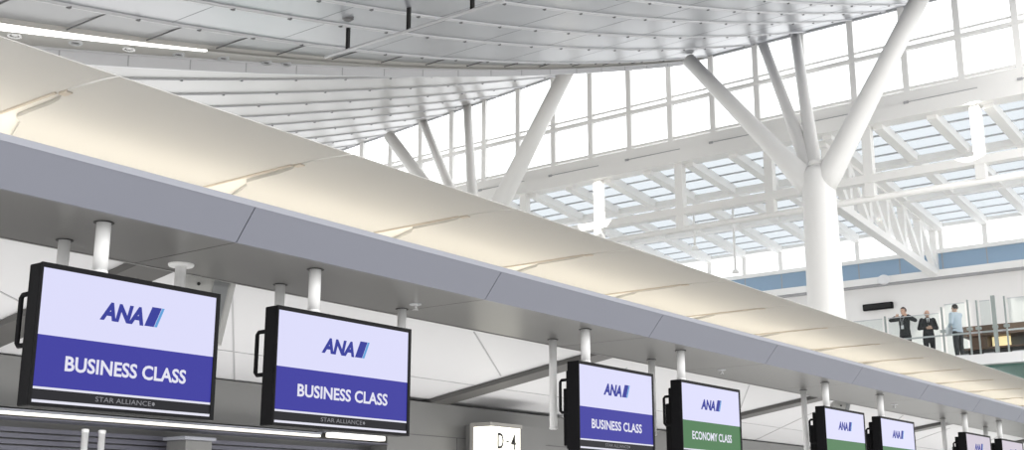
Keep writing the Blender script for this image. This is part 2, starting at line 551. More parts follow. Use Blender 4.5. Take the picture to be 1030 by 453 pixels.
# lattice girder running back to the far wall
t = thing('lattice_girder', 'white lattice girder running from the tree column to the blue band', 'girder', (41, 14.6, 11))
zb = lambda x: 11.78 + (10.98 - 11.78) * (x - 36.5) / 10.5
zt = lambda x: 13.62 + (12.82 - 13.62) * (x - 36.5) / 10.5
part('lower_chord', MB().beam((36.2, 14.6, zb(36.2)), (46.98, 14.6, zb(46.98)), .34, .26), 'steel_white', t)
part('upper_chord', MB().beam((36.2, 14.6, zt(36.2)), (46.98, 14.6, zt(46.98)), .26, .24), 'steel_white', t)
NP = 6
for k in range(NP + 1):
    x = 36.5 + 10.4 * k / NP
    part('post', MB().beam((x, 14.6, zb(x)), (x, 14.6, zt(x)), .24, .24, (0, 1, 0)), 'steel_white', t)
    if k < NP:
        xn = 36.5 + 10.4 * (k + 1) / NP
        part('diagonal', MB().beam((x, 14.6, zt(x)), (xn, 14.6, zb(xn)), .22, .22, (0, 1, 0)), 'steel_white', t)

# thin rods hanging from the lean-to roof
for (x, y, zt_, zb_, lb) in ((41, 22.0, sk(41) - .1, 11.93, 'thin white rod with spotlight hanging under the skylight, left of pair'),
                            (41, 20.3, sk(41) - .1, 10.78, 'thin white rod with spotlight hanging under the skylight, right of pair')):
    t = thing('hanging_spotlight', lb, 'lamp', (x, y, zb_), 'spotlights under the skylight')
    part('rod', MB().tube([(x, y, zt_), (x, y, zb_ + .1)], .045, 10), 'steel_white', t)
    part('lamp_head', MB().lathe([(.05, .16), (.12, .1), (.15, 0), (.12, 0)], (x, y, zb_)), 'steel_white', t)
t = thing('wall_camera', 'small white round camera on the ledge right of the tree column', 'camera', (46.6, 16.55, 10.95))
part('housing', MB().ellipsoid((46.5, 16.55, 10.95), (.2, .25, .2)), 'white_paint', t)
part('bracket', MB().box((46.4, 16.47, 10.98), (46.72, 16.63, 11.06)), 'steel_white', t)
t = thing('display_board', 'narrow black display board on the white wall left of three people', 'display board', (46.9, 17, 9.9))
part('case', MB().cbox((46.82, 16.4, 9.84), (47.0, 17.62, 10.10), .02), 'black_case', t)
part('screen', MB().box((46.812, 16.44, 9.88), (46.822, 17.58, 10.06)), 'black_rubber', t)

# ---- tree columns
def tree(hy, label, ends):
    hx = 33.3
    t = thing('tree_column', label, 'column', (hx, hy, 0), 'white tree columns')
    zh = 11.35
    part('trunk', MB().tube([(hx, hy, 0), (hx, hy, 4), (hx, hy, 8), (hx, hy, zh), (hx, hy, 11.75), (hx, hy, 11.95), (hx, hy, 12.05)], [.62, .58, .53, .49, .44, .33, .12], 32), 'steel_white', t)
    for (q, r) in ends:
        q = Vector(q); a = Vector((hx, hy, zh - .25)); d = (q - a)
        pts = [a, a + d * .12, a + d * .25, a + d * .6, q]
        part('branch', MB().tube(pts, [.36 if r > .18 else .2, .38 if r > .18 else .21, r * 1.3, r * 1.1, r], 20), 'steel_white', t)
    part('collar', MB().lathe([(.18, .0), (.26, .05), (.26, .14), (.12, .2)], (hx, hy, 12.0)), 'steel_white', t)
    return t
def endpoint(x, y, X):
    c, s = math.cos(HEAD), math.sin(HEAD); cp, sp_ = math.cos(PITCH), math.sin(PITCH)
    fw = Vector((c * cp, s * cp, sp_)); rt = Vector((s, -c, 0)); up = rt.cross(fw)
    r = fw * F + rt * (x - 515) + up * (226.5 - y)
    return Vector((0, 0, 1.6)) + r * (X / r.x)
tree(13.62, 'white tree column rising right of centre with four branches in full view',
     [((33.3, 17.85, 16.45), .23), ((33.3, 10.0, 16.75), .27), (endpoint(768, 46, 35.7), .17), (endpoint(800, 37, 35.7), .17)])
tree(26.85, 'white tree column further left, its trunk hidden behind the cream canopy',
     [((33.3, 31.3, 16.45), .23), ((33.3, 22.72, 17.2), .27), (endpoint(426, 123, 35.7), .17), (endpoint(470, 105, 35.7), .17)])

# ---- gallery
XG, ZG = 39.5, 6.72
fl = struct('floor_gallery', MB().box((XG, 2, ZG - .28), (X2, 44, ZG)), 'white_paint')
struct('trim_1', MB().box((XG - .12, 2, ZG - .30), (XG, 44, ZG + .03)), 'white_paint')
gw = struct('window_4')
m = MB()
for k in range(14):
    y = 2.5 + 3 * k
    m.box((XG + .35, y - .05, 0), (XG + .45, y + .05, ZG - .3))
part('frame', m, 'steel_grey', gw)
part('glazing', MB().box((XG + .39, 2, 0), (XG + .41, 44, ZG - .28)), 'glass_green', gw)

zc = 0
spans = [(16.3, 14.15, 1.50, 'leftmost clear glass screen panel of the gallery, left of the people'), (14.15, 12.25, 1.50, 'clear glass screen panel in front of the two people in dark clothes'),
         (12.25, 11.40, 1.76, 'clear glass screen panel in front of the person in pale blue'), (11.12, 10.60, 1.76, 'narrow clear glass screen panel before the glowing shop counter'),
         (10.25, 7.8, 1.76, 'rightmost clear glass screen panel of the gallery')]
for a, b, h, lab in spans:
    t = thing('glass_panel', lab, 'glass panel', (XG + .1, (a + b) / 2, ZG), 'glass screens along the gallery')
    part('pane', MB().box((XG + .09, b + .1, ZG + .06), (XG + .11, a - .1, ZG + h)), 'glass_rail', t)
    part('shoe', MB().box((XG + .06, b + .1, ZG), (XG + .14, a - .1, ZG + .08)), 'steel_grey', t)
    part('top_edge', MB().box((XG + .088, b + .1, ZG + h - .005), (XG + .112, a - .1, ZG + h + .02)), 'steel_grey', t)
posts = [(14.15, .022, 1.58, 'slim grey post left of the person with raised elbows'), (12.25, .022, 1.7, 'slim grey post between the bald person and the person in pale blue'),
         (11.40, .022, 1.85, 'dark slim post just right of the person in pale blue'), (11.12, .02, 1.8, 'dark slim post left of the glowing shop panel'),
         (10.60, .06, 1.9, 'thick greenish grey gallery post right of the glowing shop panel'), (10.25, .022, 1.85, 'slim gallery post nearest the right edge')]
for y, wd, h, lab in posts:
    t = thing('balustrade_post', lab, 'post', (XG + .1, y, ZG), 'gallery balustrade posts')
    part('upright', MB().box((XG + .06, y - wd, ZG), (XG + .14, y + wd, ZG + h)), 'rail_grey', t)
    part('foot_plate', MB().box((XG + .03, y - .09, ZG), (XG + .17, y + .09, ZG + .03)), 'steel_grey', t)
    part('clamp', MB().box((XG + .04, y - .08, ZG + .85), (XG + .16, y + .08, ZG + .94)), 'rail_grey', t)
t = thing('handrail', 'thin white handrail crossing in front of the people on the gallery', 'handrail', (XG + .2, 12, ZG + .75))
part('rail', MB().tube([(XG + .24, 7.85, ZG + .78), (XG + .24, 16.3, ZG + .78)], .03, 10), 'ceil_bead', t)
for y in [p[0] for p in posts]:
    part('bracket', MB().box((XG + .165, y - .02, ZG + .76), (XG + .24, y + .02, ZG + .80)), 'steel_grey', t)

# shop counter on the gallery, at right
t = thing('shop_counter', 'dark brown shop counter with a glowing yellow panel on the gallery', 'shop counter', (43.2, 10, ZG))
def sb(x0, x1, y0_, y1_, z0, z1): return MB().cbox((x0, y0_, ZG + z0), (x1, y1_, ZG + z1), .02)
part('base', sb(42.2, 43.2, 6.2, 12.4, 0, .55), 'shop_dark', t)
part('worktop', sb(42.1, 43.3, 6.1, 12.5, .55, .62), 'shop_brown', t)
part('back_panel', sb(43.1, 43.3, 6.2, 12.3, .62, 1.05), 'header_grey', t)
part('fascia', sb(42.2, 43.4, 6.1, 12.45, 1.02, 1.38), 'shop_brown', t)
part('lit_panel', MB().box((42.6, 10.95, ZG + .64), (42.66, 11.55, ZG + 1.0)), 'shop_lit', t)
part('side_panel', sb(42.3, 43.3, 11.62, 12.2, .6, 1.04), 'shop_brown', t)

# ------------------------------------------------------------------ people
def voxel(mb, size):
    me = bpy.data.meshes.new('tmp'); me.from_pydata(mb.v, [], mb.f)
    ob = bpy.data.objects.new('tmp', me); COL.objects.link(ob)
    md = ob.modifiers.new('r', 'REMESH'); md.mode = 'VOXEL'; md.voxel_size = size; md.use_smooth_shade = True
    s = ob.modifiers.new('sm', 'SMOOTH'); s.factor = .5; s.iterations = 2
    bpy.context.view_layer.update()
    dg = bpy.context.evaluated_depsgraph_get()
    m2 = bpy.data.meshes.new_from_object(ob.evaluated_get(dg))
    r = MB(); r.add([v.co.copy() for v in m2.vertices], [tuple(p.vertices) for p in m2.polygons], True)
    bpy.data.objects.remove(ob); bpy.data.meshes.remove(me); bpy.data.meshes.remove(m2)
    return r

def hand(wrist, tip, palm_n):
    # palm and five curled fingers from a wrist towards tip; returns list of (verts, edges, radii) chains
    wrist, tip, n = Vector(wrist), Vector(tip), Vector(palm_n).normalized()
    d = (tip - wrist).normalized(); sd = d.cross(n).normalized(); n = sd.cross(d).normalized()
    ch = []
    ch.append(([wrist, wrist + d * .05, wrist + d * .09], [.024, .036, .034]))
    for k, (o, L) in enumerate(((-.033, .062), (-.011, .075), (.011, .08), (.033, .07))):
        b = wrist + d * .075 + sd * o
        p1 = b + d * L * .45 + n * .008; p2 = p1 + d * L * .33 + n * .022; p3 = p2 + d * L * .18 + n * .028
        ch.append(([b, p1, p2, p3], [.011, .010, .009, .008]))
    b = wrist + d * .03 - sd * .025
    ch.append(([b, b - sd * .03 + d * .025 + n * .01, b - sd * .04 + d * .055 + n * .02], [.013, .011, .009]))
    return ch

def person(label, loc, face, pose, top, bottom, hair, sleeve, bald=False, height=1.70):
    # pose: dict of elbow / wrist / tip positions in a frame where the body faces -Y, z up, metres for a 1.70 figure
    root = thing('person', label, 'person', loc)
    R = Matrix.Rotation(face, 4, 'Z'); S = height / 1.70
    T = lambda mb: [setattr(mb, 'v', [tuple(R @ (Vector(p) * S) + Vector(loc)) for p in mb.v]), mb][1]
    lean = pose.get('lean', 0)
    hp = Vector((0, 0, .92)); wa = Vector((0, -.01 - lean * .3, 1.07)); chs = Vector((0, .0 - lean * .7, 1.28)); nk = Vector((0, .0 - lean, 1.44))
    hd = Vector((pose.get('hx', 0), -.02 - lean, 1.58))
    sh = {s: Vector((s * .175, -lean, 1.39)) for s in (-1, 1)}
    E = pose['elbow']; W = pose['wrist']; TP = pose['tip']; N = pose.get('n', {-1: (0, -1, 0), 1: (0, -1, 0)})
    K = pose.get('knee', {-1: (-.10, -.02, .49), 1: (.10, -.02, .49)}); A = pose.get('ankle', {-1: (-.11, .02, .08), 1: (.11, .02, .08)})
    # body: torso, limbs and neck fused into one surface
    O = lambda z: Vector((0, -lean * max(0, (z - .92) / .5), z))
    def loft(secs):
        mb = MB(); n = 20; vs = []
        for z, rx, ry in secs:
            c = O(z)
            vs += [(c.x + rx * math.cos(2 * PI * k / n), c.y + ry * math.sin(2 * PI * k / n), z) for k in range(n)]
        fs = [(i * n + k, i * n + (k + 1) % n, (i + 1) * n + (k + 1) % n, (i + 1) * n + k) for i in range(len(secs) - 1) for k in range(n)]
        return mb.add(vs, fs + [tuple(reversed(range(n))), tuple((len(secs) - 1) * n + k for k in range(n))], True)
    def limb(mb, pts, rs):
        for p, q, a, b in zip(pts, pts[1:], rs, rs[1:]):
            p, q = Vector(p), Vector(q)
            mb.tube([p, p.lerp(q, .3), q], [a, (a * .65 + b * .35) * 1.04, b], 14)
        for p, a in zip(pts, rs):
            mb.ellipsoid(p, (a, a, a), 14, 10)
        return mb
    body = loft([(.80, .13, .08), (.90, .145, .095), (1.05, .12, .085), (1.27, .145, .10), (1.37, .14, .085), (1.43, .08, .06)])
    body.tube([O(1.38), nk, hd], [.058, .054, .05], 16)
    for s in (-1, 1):
        limb(body, [sh[s], E[s], W[s]], [.052, .040, .026])
        limb(body, [(s * .085, 0, .86), K[s], A[s]], [.078, .052, .036])
        limb(body, [A[s], Vector(A[s]) + Vector((0, -.13, -.045))], [.036, .028])
    # head with jaw, nose, ears
    body.ellipsoid(hd + Vector((0, .012, .028)), (.076, .094, .098))
    body.ellipsoid(hd + Vector((0, -.03, -.045)), (.052, .06, .062))
    body.ellipsoid(hd + Vector((0, -.092, -.008)), (.013, .02, .024))
    body.ellipsoid(hd + Vector((0, -.083, .03)), (.05, .012, .012))
    body.ellipsoid(hd + Vector((0, -.083, -.055)), (.024, .012, .009))
    for s in (-1, 1):
        body.ellipsoid(hd + Vector((s * .078, .015, .0)), (.012, .022, .034))
    for s in (-1, 1):
        for pts, rr in hand(W[s], TP[s], N[s]):
            body.tube(pts, rr, 10)
    body = voxel(body, .0085)
    bo = part('body', T(body), 'skin', root)
    # eyes
    for s in (-1, 1):
        part('eye', T(MB().ellipsoid(hd + Vector((s * .03, -.083, .012)), (.011, .008, .007), 8, 6)), 'black_rubber', bo)
    # hair
    h = MB()
    if bald:
        h.ellipsoid(hd + Vector((0, .05, .0)), (.083, .072, .06))
    else:
        bm = bmesh.new(); bmesh.ops.create_uvsphere(bm, u_segments=20, v_segments=14, radius=1)
        bmesh.ops.delete(bm, geom=[q for q in bm.verts if q.co.z < -.45 or (q.co.y < -.45 and q.co.z < .42)], context='VERTS')
        for q in bm.verts:
            q.co = Vector((q.co.x * .086, q.co.y * .104, q.co.z * .110)) + hd + Vector((0, .014, .03))
        h.addbm(bm, True)
    part('hair', T(h), hair, root)
    # upper garment
    g = loft([(.84, .178, .128), (.95, .172, .124), (1.06, .158, .114), (1.27, .178, .126), (1.37, .17, .108), (1.43, .105, .084), (1.465, .068, .066)])
    for s in (-1, 1):
        a, b = Vector(E[s]), Vector(W[s])
        limb(g, [sh[s] + Vector((0, 0, -.005)), a, a + (b - a) * .90], [.076, .060, .042])
    jk = part('jacket' if top != 'shirt_blue' else 'shirt', T(voxel(g, .011)), top, root)
    # trousers
    g = loft([(.76, .15, .10), (.84, .168, .118), (.90, .168, .118), (1.0, .15, .108)])
    for s in (-1, 1):
        limb(g, [(s * .09, 0, .83), K[s], Vector(A[s]) + Vector((0, 0, -.01))], [.100, .076, .060])
    part('trousers', T(voxel(g, .011)), bottom, root)
    for s in (-1, 1):
        a = Vector(A[s])
        part('shoe', T(MB().ellipsoid((a.x, a.y - .05, .045), (.048, .135, .045))), 'shoe_black', root)
    return root, T, jk, hd

FACE = -PI / 2                    # facing the hall (-X)
P1 = endpoint(908.5, 309.7, 40.35); P2 = endpoint(932, 312.5, 40.5); P3 = endpoint(961, 306.5, 40.4)
h1, h2, h3 = P1.z - ZG, P2.z - ZG, P3.z - ZG
r1, T1, j1, hd1 = person('person in a dark top with raised elbows and hands at the neck', (40.35, P1.y, ZG), FACE - .25,
    dict(elbow={-1: (-.42, -.06, 1.36), 1: (.42, -.08, 1.26)}, wrist={-1: (-.21, -.12, 1.43), 1: (.22, -.16, 1.43)}, tip={-1: (-.10, -.12, 1.47), 1: (.10, -.15, 1.48)},
         n={-1: (0, -1, .2), 1: (0, -1, .2)}), 'knit_dark', 'suit_black', 'hair_black', None, height=h1 * 1.0)
part('badge', T1(MB().box((-.03, -.150, 1.04), (.06, -.142, 1.15))), 'cloth_white', r1)
m = MB(); m.tube([(-.06, -.10, 1.42), (-.02, -.152, 1.28), (.0, -.152, 1.15)], .006, 6); m.tube([(.08, -.10, 1.42), (.04, -.152, 1.28), (.03, -.152, 1.15)], .006, 6)
part('lanyard', T1(m), 'steel_grey', r1)
r2, T2, j2, hd2 = person('bald person in a dark suit with hands clasped at the waist', (40.5, P2.y, ZG), FACE + .45,
    dict(elbow={-1: (-.27, .02, 1.12), 1: (.27, .02, 1.12)}, wrist={-1: (-.07, -.22, 1.11), 1: (.08, -.22, 1.09)}, tip={-1: (.03, -.25, 1.13), 1: (-.03, -.26, 1.10)},
         n={-1: (0, 1, 0), 1: (0, 1, 0)}), 'suit_black', 'suit_black', 'hair_black', None, bald=True, height=h2)
m = MB(); m.prism([(-.05, 1.43), (.05, 1.43), (0, 1.18)], 'y', -.140, -.118)
part('shirt_front', T2(m), 'cloth_white', r2)
m = MB(); m.prism([(-.014, 1.40), (.014, 1.40), (.02, 1.24), (0, 1.2), (-.02, 1.24)], 'y', -.146, -.138)
part('necktie', T2(m), 'suit_black', r2)
r3, T3, j3, hd3 = person('person in a pale blue shirt turned sideways with a hand at the face', (40.4, P3.y, ZG), PI - .45,
    dict(elbow={-1: (-.23, -.17, 1.22), 1: (.25, .0, 1.12)}, wrist={-1: (-.10, -.27, 1.42), 1: (.12, -.22, 1.04)}, tip={-1: (-.03, -.22, 1.52), 1: (.03, -.27, 1.03)},
         n={-1: (0, 1, 0), 1: (0, 1, 0)}, lean=.03), 'shirt_blue', 'suit_black', 'hair_black', None, height=h3)
part('belt', T3(MB().ellipsoid((0, -.012, .955), (.180, .132, .03), 28, 10)), 'leather', r3)
t = thing('folded_cloth', 'folded white cloth held at the waist by the person in pale blue', 'cloth', (40.1, P3.y, ZG + .9))
m = MB()
bm = bmesh.new(); bmesh.ops.create_grid(bm, x_segments=14, y_segments=14, size=.5)
for q in bm.verts:
    u, vv = q.co.x, q.co.y
    q.co = Vector((u * .40 + .06, -.245 + .03 * math.sin(u * 7 + vv * 2), .93 + vv * .24 - .10 * u + .02 * math.sin(u * 9)))
m.addbm(bm, True)
cl = T3(m)
o = part('drape', cl, 'cloth_white', t)
sd = o.modifiers.new('thickness', 'SOLIDIFY'); sd.thickness = .02

# ------------------------------------------------------------------ check-in island
YS0 = 5.5                         # plane of the display faces
ZS = 3.165                        # underside of the beam
# ---- beam
bm_ = thing('overhead_beam', 'long lavender grey beam running above the row of display screens', 'beam', (12, 5.8, ZS))
seams = [-.2]
while seams[-1] < 31: seams.append(seams[-1] + 2.32)
off = 4.436 - (-.2 + 2.32 * 2)
seams = [s + off for s in seams]
for i in range(len(seams) - 1):
    a, b = seams[i] + .004, seams[i + 1] - .004
    m = MB(); m.prism([(5.355, ZS), (5.375, ZS), (5.225, 3.352), (5.205, 3.352)], 'x', a, b)
    part('fascia_panel', m, 'fascia_metal', bm_)
    m = MB(); m.prism([(5.375, ZS), (6.31, ZS), (6.31, ZS + .02), (5.375, ZS + .02)], 'x', a, b)
    part('soffit_panel', m, 'soffit_metal', bm_)
xa, xb = seams[0], seams[-1]
m = MB(); m.prism([(5.203, 3.352), (5.235, 3.352), (5.235, 3.385), (5.195, 3.385)], 'x', xa, xb)
part('top_lip', m, 'lip_metal', bm_)
m = MB(); m.prism([(5.235, 3.352), (5.375, ZS + .021), (6.33, ZS + .021), (6.33, 3.40), (6.25, 3.40), (6.25, ZS + .06), (5.40, ZS + .06), (5.26, 3.37)], 'x', xa, xb)
part('core', m, 'rib_grey', bm_)
m = MB(); m.box((xa, 6.31, ZS - .004), (xb, 6.335, ZS + .06))
part('rear_edge', m, 'header_grey', bm_)

# sprinklers under the beam
for (x, y, lb) in ((6.59, 5.885, 'small chrome sprinkler under the grey beam right of the second screen'), (11.554, 5.937, 'small chrome sprinkler under the grey beam above the economy class screen'),
                   (16.548, 5.872, 'small chrome sprinkler under the grey beam right of the sixth screen')):
    t = thing('sprinkler', lb, 'sprinkler', (x, y, ZS - .05))
    part('rose', MB().lathe([(.045, ZS - .008), (.045, ZS), (.02, ZS)], (x, y, 0)), 'steel_grey', t)
    part('nozzle', MB().lathe([(.012, ZS - .005), (.012, ZS - .035), (.028, ZS - .04), (.028, ZS - .046)], (x, y, 0)), 'chrome', t)

# ---- white sloped ceiling behind the beam
def sz(y): return 3.29 - .162 * (y - 7)
isl = struct('ceiling_island')
m = MB(); m.prism([(6.335, sz(6.335)), (9.3, sz(9.3)), (9.3, sz(9.3) + .05), (6.335, sz(6.335) + .05)], 'x', xa, 38.3)
part('ceiling_panel', m, 'island_white', isl)
m = MB()
def seam_line(p, q, wd=.014):
    m.beam((p[0], p[1], sz(p[1]) - .002), (q[0], q[1], sz(q[1]) - .002), wd, .008)
for k in range(-1, 5):
    dx = 5.67 * k
    seam_line((5.878 + dx, 7.11), (7.78 + dx, 9.3)); seam_line((8.59 + dx, 6.94), (10.35 + dx, 7.98))
seam_line((xa, 8.40), (38.3, 8.40), .012)
part('panel_seams', m, 'seam_light', isl)
m = MB()
for k in range(0, 6):
    x = 4.93 + 5.65 * k
    m.beam((x, 6.4, sz(6.4) - .03), (x, 9.3, sz(9.3) - .03), .30, .05)
part('ribs', m, 'rib_grey', isl)
# ---- header wall of the island
wi = struct('wall_island')
part('wall_panel', MB().box((xa, 9.3, 0), (38.3, 9.5, 2.95)), 'header_grey', wi)
part('header', MB().box((xa, 9.2, 2.50), (9.72, 9.32, 2.915)), 'header_grey', wi)
part('lamp_lip', MB().box((xa, 9.02, 2.40), (9.72, 9.3, 2.41)), 'board_dark', wi)
part('header_block', MB().box((9.72, 9.05, 1.4), (13.2, 9.31, 2.905)), 'header_grey', wi)
m = MB(); m.box((9.73, 9.045, 2.53), (13.2, 9.052, 2.537)); m.box((10.9, 9.045, 1.4), (10.907, 9.052, 2.53))
part('block_seams', m, 'seam_dark', wi)
part('header_far', MB().box((13.2, 9.18, 2.2), (38.3, 9.31, 2.91)), 'header_grey', wi)
m = MB()
for k in range(9):
    z = 2.345 - .05 * k
    m.box((xa, 9.24, z - .036), (9.7, 9.31, z))
part('dark_slats', m, 'board_dark', wi)
t = thing('strip_light', 'long glowing strip light under the grey header behind the first screen', 'strip light', (6, 9.1, 2.44))
part('tube', MB().cbox((xa, 9.07, 2.43), (8.75, 9.13, 2.455), .006), 'strip_lamp', t)
part('holder', MB().box((xa, 9.06, 2.455), (8.75, 9.199, 2.475)), 'lip_metal', t)
t = thing('strip_light', 'short glowing strip light just below the second screen', 'strip light', (9.2, 9.1, 2.44))
part('tube', MB().cbox((8.82, 8.98, 2.43), (9.62, 9.08, 2.48), .01), 'strip_lamp', t)
part('holder', MB().box((8.82, 8.98, 2.48), (9.62, 9.199, 2.50)), 'lip_metal', t)

# slim posts and a grey pillar standing under the header, behind the first screen
for x, lb in ((5.90, 'slim white post below the first screen, left of the pair'), (6.06, 'slim white post below the first screen, right of the pair')):
    t = thing('slim_post', lb, 'post', (x, 8.9, 0), 'slim posts below the first screen')
    part('upright', MB().tube([(x, 8.9, .012), (x, 8.9, 2.32)], .028, 14), 'pole_white', t)
    part('foot', MB().lathe([(.07, 0), (.07, .015), (.03, .02)], (x, 8.9, 0)), 'steel_grey', t)
    part('cap', MB().lathe([(.03, 2.31), (.03, 2.335), (.02, 2.34)], (x, 8.9, 0)), 'pole_white', t)
t = thing('grey_pillar', 'square grey pillar below the right corner of the first screen', 'pillar', (7.02, 9, 0))
part('shaft', MB().cbox((6.87, 8.82, 0), (7.16, 9.1, 2.30), .01), 'header_grey', t)
part('cap', MB().cbox((6.84, 8.80, 2.30), (7.19, 9.12, 2.33), .008), 'lip_metal', t)

# gate sign
t = thing('counter_sign', 'illuminated white counter sign reading D-4 on a grey box', 'sign', (11.8, 8.7, 2.3))
part('cabinet', MB().box((11.06, 8.6, 2.2), (12.05, 9.045, 2.69)), 'header_grey', t)
part('frame', MB().box((10.945, 8.59, 2.655), (11.56, 8.89, 2.70)), 'sign_frame', t)
part('frame', MB().box((10.945, 8.84, 2.2), (11.06, 8.89, 2.655)), 'sign_frame', t)
part('lit_face', MB().box((10.95, 8.583, 2.2), (11.51, 8.84, 2.655)), 'sign_lit', t)
m = lettering('D', 11.07, 11.185, 2.405, 2.585, 8.579, 0, .012)
for q in (lettering('-', 11.235, 11.285, 2.485, 2.502, 8.579), lettering('4', 11.325, 11.42, 2.405, 2.585, 8.579, 0, .012)):
    m.add(q.v, q.f)
part('lettering', m, 'ink', t)

# loudspeakers behind the beam
def loudspeaker(dx, label, sx=1.0):
    t = thing('loudspeaker', label, 'loudspeaker', (5.3 + dx, 6.6, 2.8))
    foot = [(5.20, 6.50), (5.365, 6.50), (5.50, 6.62), (5.36, 6.80), (5.04, 6.60)]
    def shear(z): return (3.235 - z) * .28
    m = MB(); n = len(foot); z0, z1 = 2.80, 3.235
    vs = [(x + dx, y + shear(z0), z0) for x, y in foot] + [(x + dx, y, z1) for x, y in foot]
    m.add(vs, [tuple(range(n)), tuple(range(n, 2 * n))] + [(i, (i + 1) % n, n + (i + 1) % n, n + i) for i in range(n)])
    part('cabinet', m, 'speaker_shell', t)
    m = MB(); za, zb_ = 2.82, 3.21
    m.add([(5.222 + dx, 6.494 + shear(za), za), (5.345 + dx, 6.494 + shear(za), za), (5.345 + dx, 6.494 + shear(zb_), zb_), (5.222 + dx, 6.494 + shear(zb_), zb_),
           (5.222 + dx, 6.51 + shear(za), za), (5.345 + dx, 6.51 + shear(za), za), (5.345 + dx, 6.51 + shear(zb_), zb_), (5.222 + dx, 6.51 + shear(zb_), zb_)],
          [(0, 1, 2, 3), (4, 5, 6, 7), (0, 1, 5, 4), (1, 2, 6, 5), (2, 3, 7, 6), (3, 0, 4, 7)])
    part('grille', m, 'speaker_grille', t)
    part('bracket', MB().box((5.22 + dx, 6.60, 3.235), (5.30 + dx, 6.68, sz(6.68) - .001)), 'steel_grey', t)
    m = MB(); m.tube([(5.125 + dx, 6.555, 3.168), (5.118 + dx, 6.545, 3.168)], .012, 10)
    part('knob', m, 'ink', t)
    return t
loudspeaker(0, 'pale wedge shaped loudspeaker with grey grille right of the first screen')
loudspeaker(11.2, 'pale wedge shaped loudspeaker above the fifth screen')

# ---- poles
def pole(x, y, r, zlow, label, flange=False, group='poles hanging from the beam'):
    t = thing('hanging_pole', label, 'pole', (x, y, zlow), group)
    part('tube', MB().tube([(x, y, zlow), (x, y, ZS + .01)], r, 20), 'pole_white', t)
    if flange:
        part('flange', MB().lathe([(.074, ZS - .016), (.080, ZS - .008), (.080, ZS), (.03, ZS)], (x, y, 0), 28), 'pole_white', t)
    else:
        part('ring', MB().lathe([(r + .016, ZS - .003), (r + .016, ZS), (r - .005, ZS)], (x, y, 0), 24), 'black_rubber', t)
    part('end_cap', MB().lathe([(r * .9, zlow - .006), (r + .003, zlow), (r + .003, zlow + .012), (r * .9, zlow + .014)], (x, y, 0), 20), 'pole_white', t)
TOP = 2.886
thick = [(3.69, 'thick white pole holding the first screen'), (5.255, 'thick white pole holding the second screen'), (8.37, 'thick white pole holding the business class screen beside the D-4 sign'),
         (9.99, 'thick white pole holding the economy class screen'), (13.40, 'thick white pole holding the fifth screen'), (15.15, 'thick white pole holding the sixth screen'),
         (18.62, 'thick white pole holding the seventh screen'), (20.42, 'thick white pole holding the last screen')]
for x, lb in thick:
    pole(x, 5.556, .039, TOP, lb)
thin = [(3.805, 6.10, 2.40, 'thin white pole left of the thick one above the first screen', False), (4.632, 6.11, 2.40, 'thin white pole with round flange near the first screen corner', True),
        (5.47, 6.12, 2.40, 'thin white pole left of the thick one above the second screen', False), (6.69, 6.11, 2.40, 'thin white pole mostly hidden behind the second screen corner', False),
        (8.68, 6.11, 2.38, 'thin white pole between the D-4 sign and the third screen', False), (10.39, 6.11, 2.42, 'thin white pole between the third and fourth screens', False),
        (14.05, 6.11, 2.2, 'thin white pole left of the fifth screen', False),
        (19.35, 6.11, 2.2, 'thin white pole left of the seventh screen', False), (21.6, 6.11, 2.4, 'thin white pole behind the seventh screen', False)]
for x, y, z, lb, fl_ in thin:
    pole(x, y, .034, z, lb, fl_, 'thin poles behind the screens')

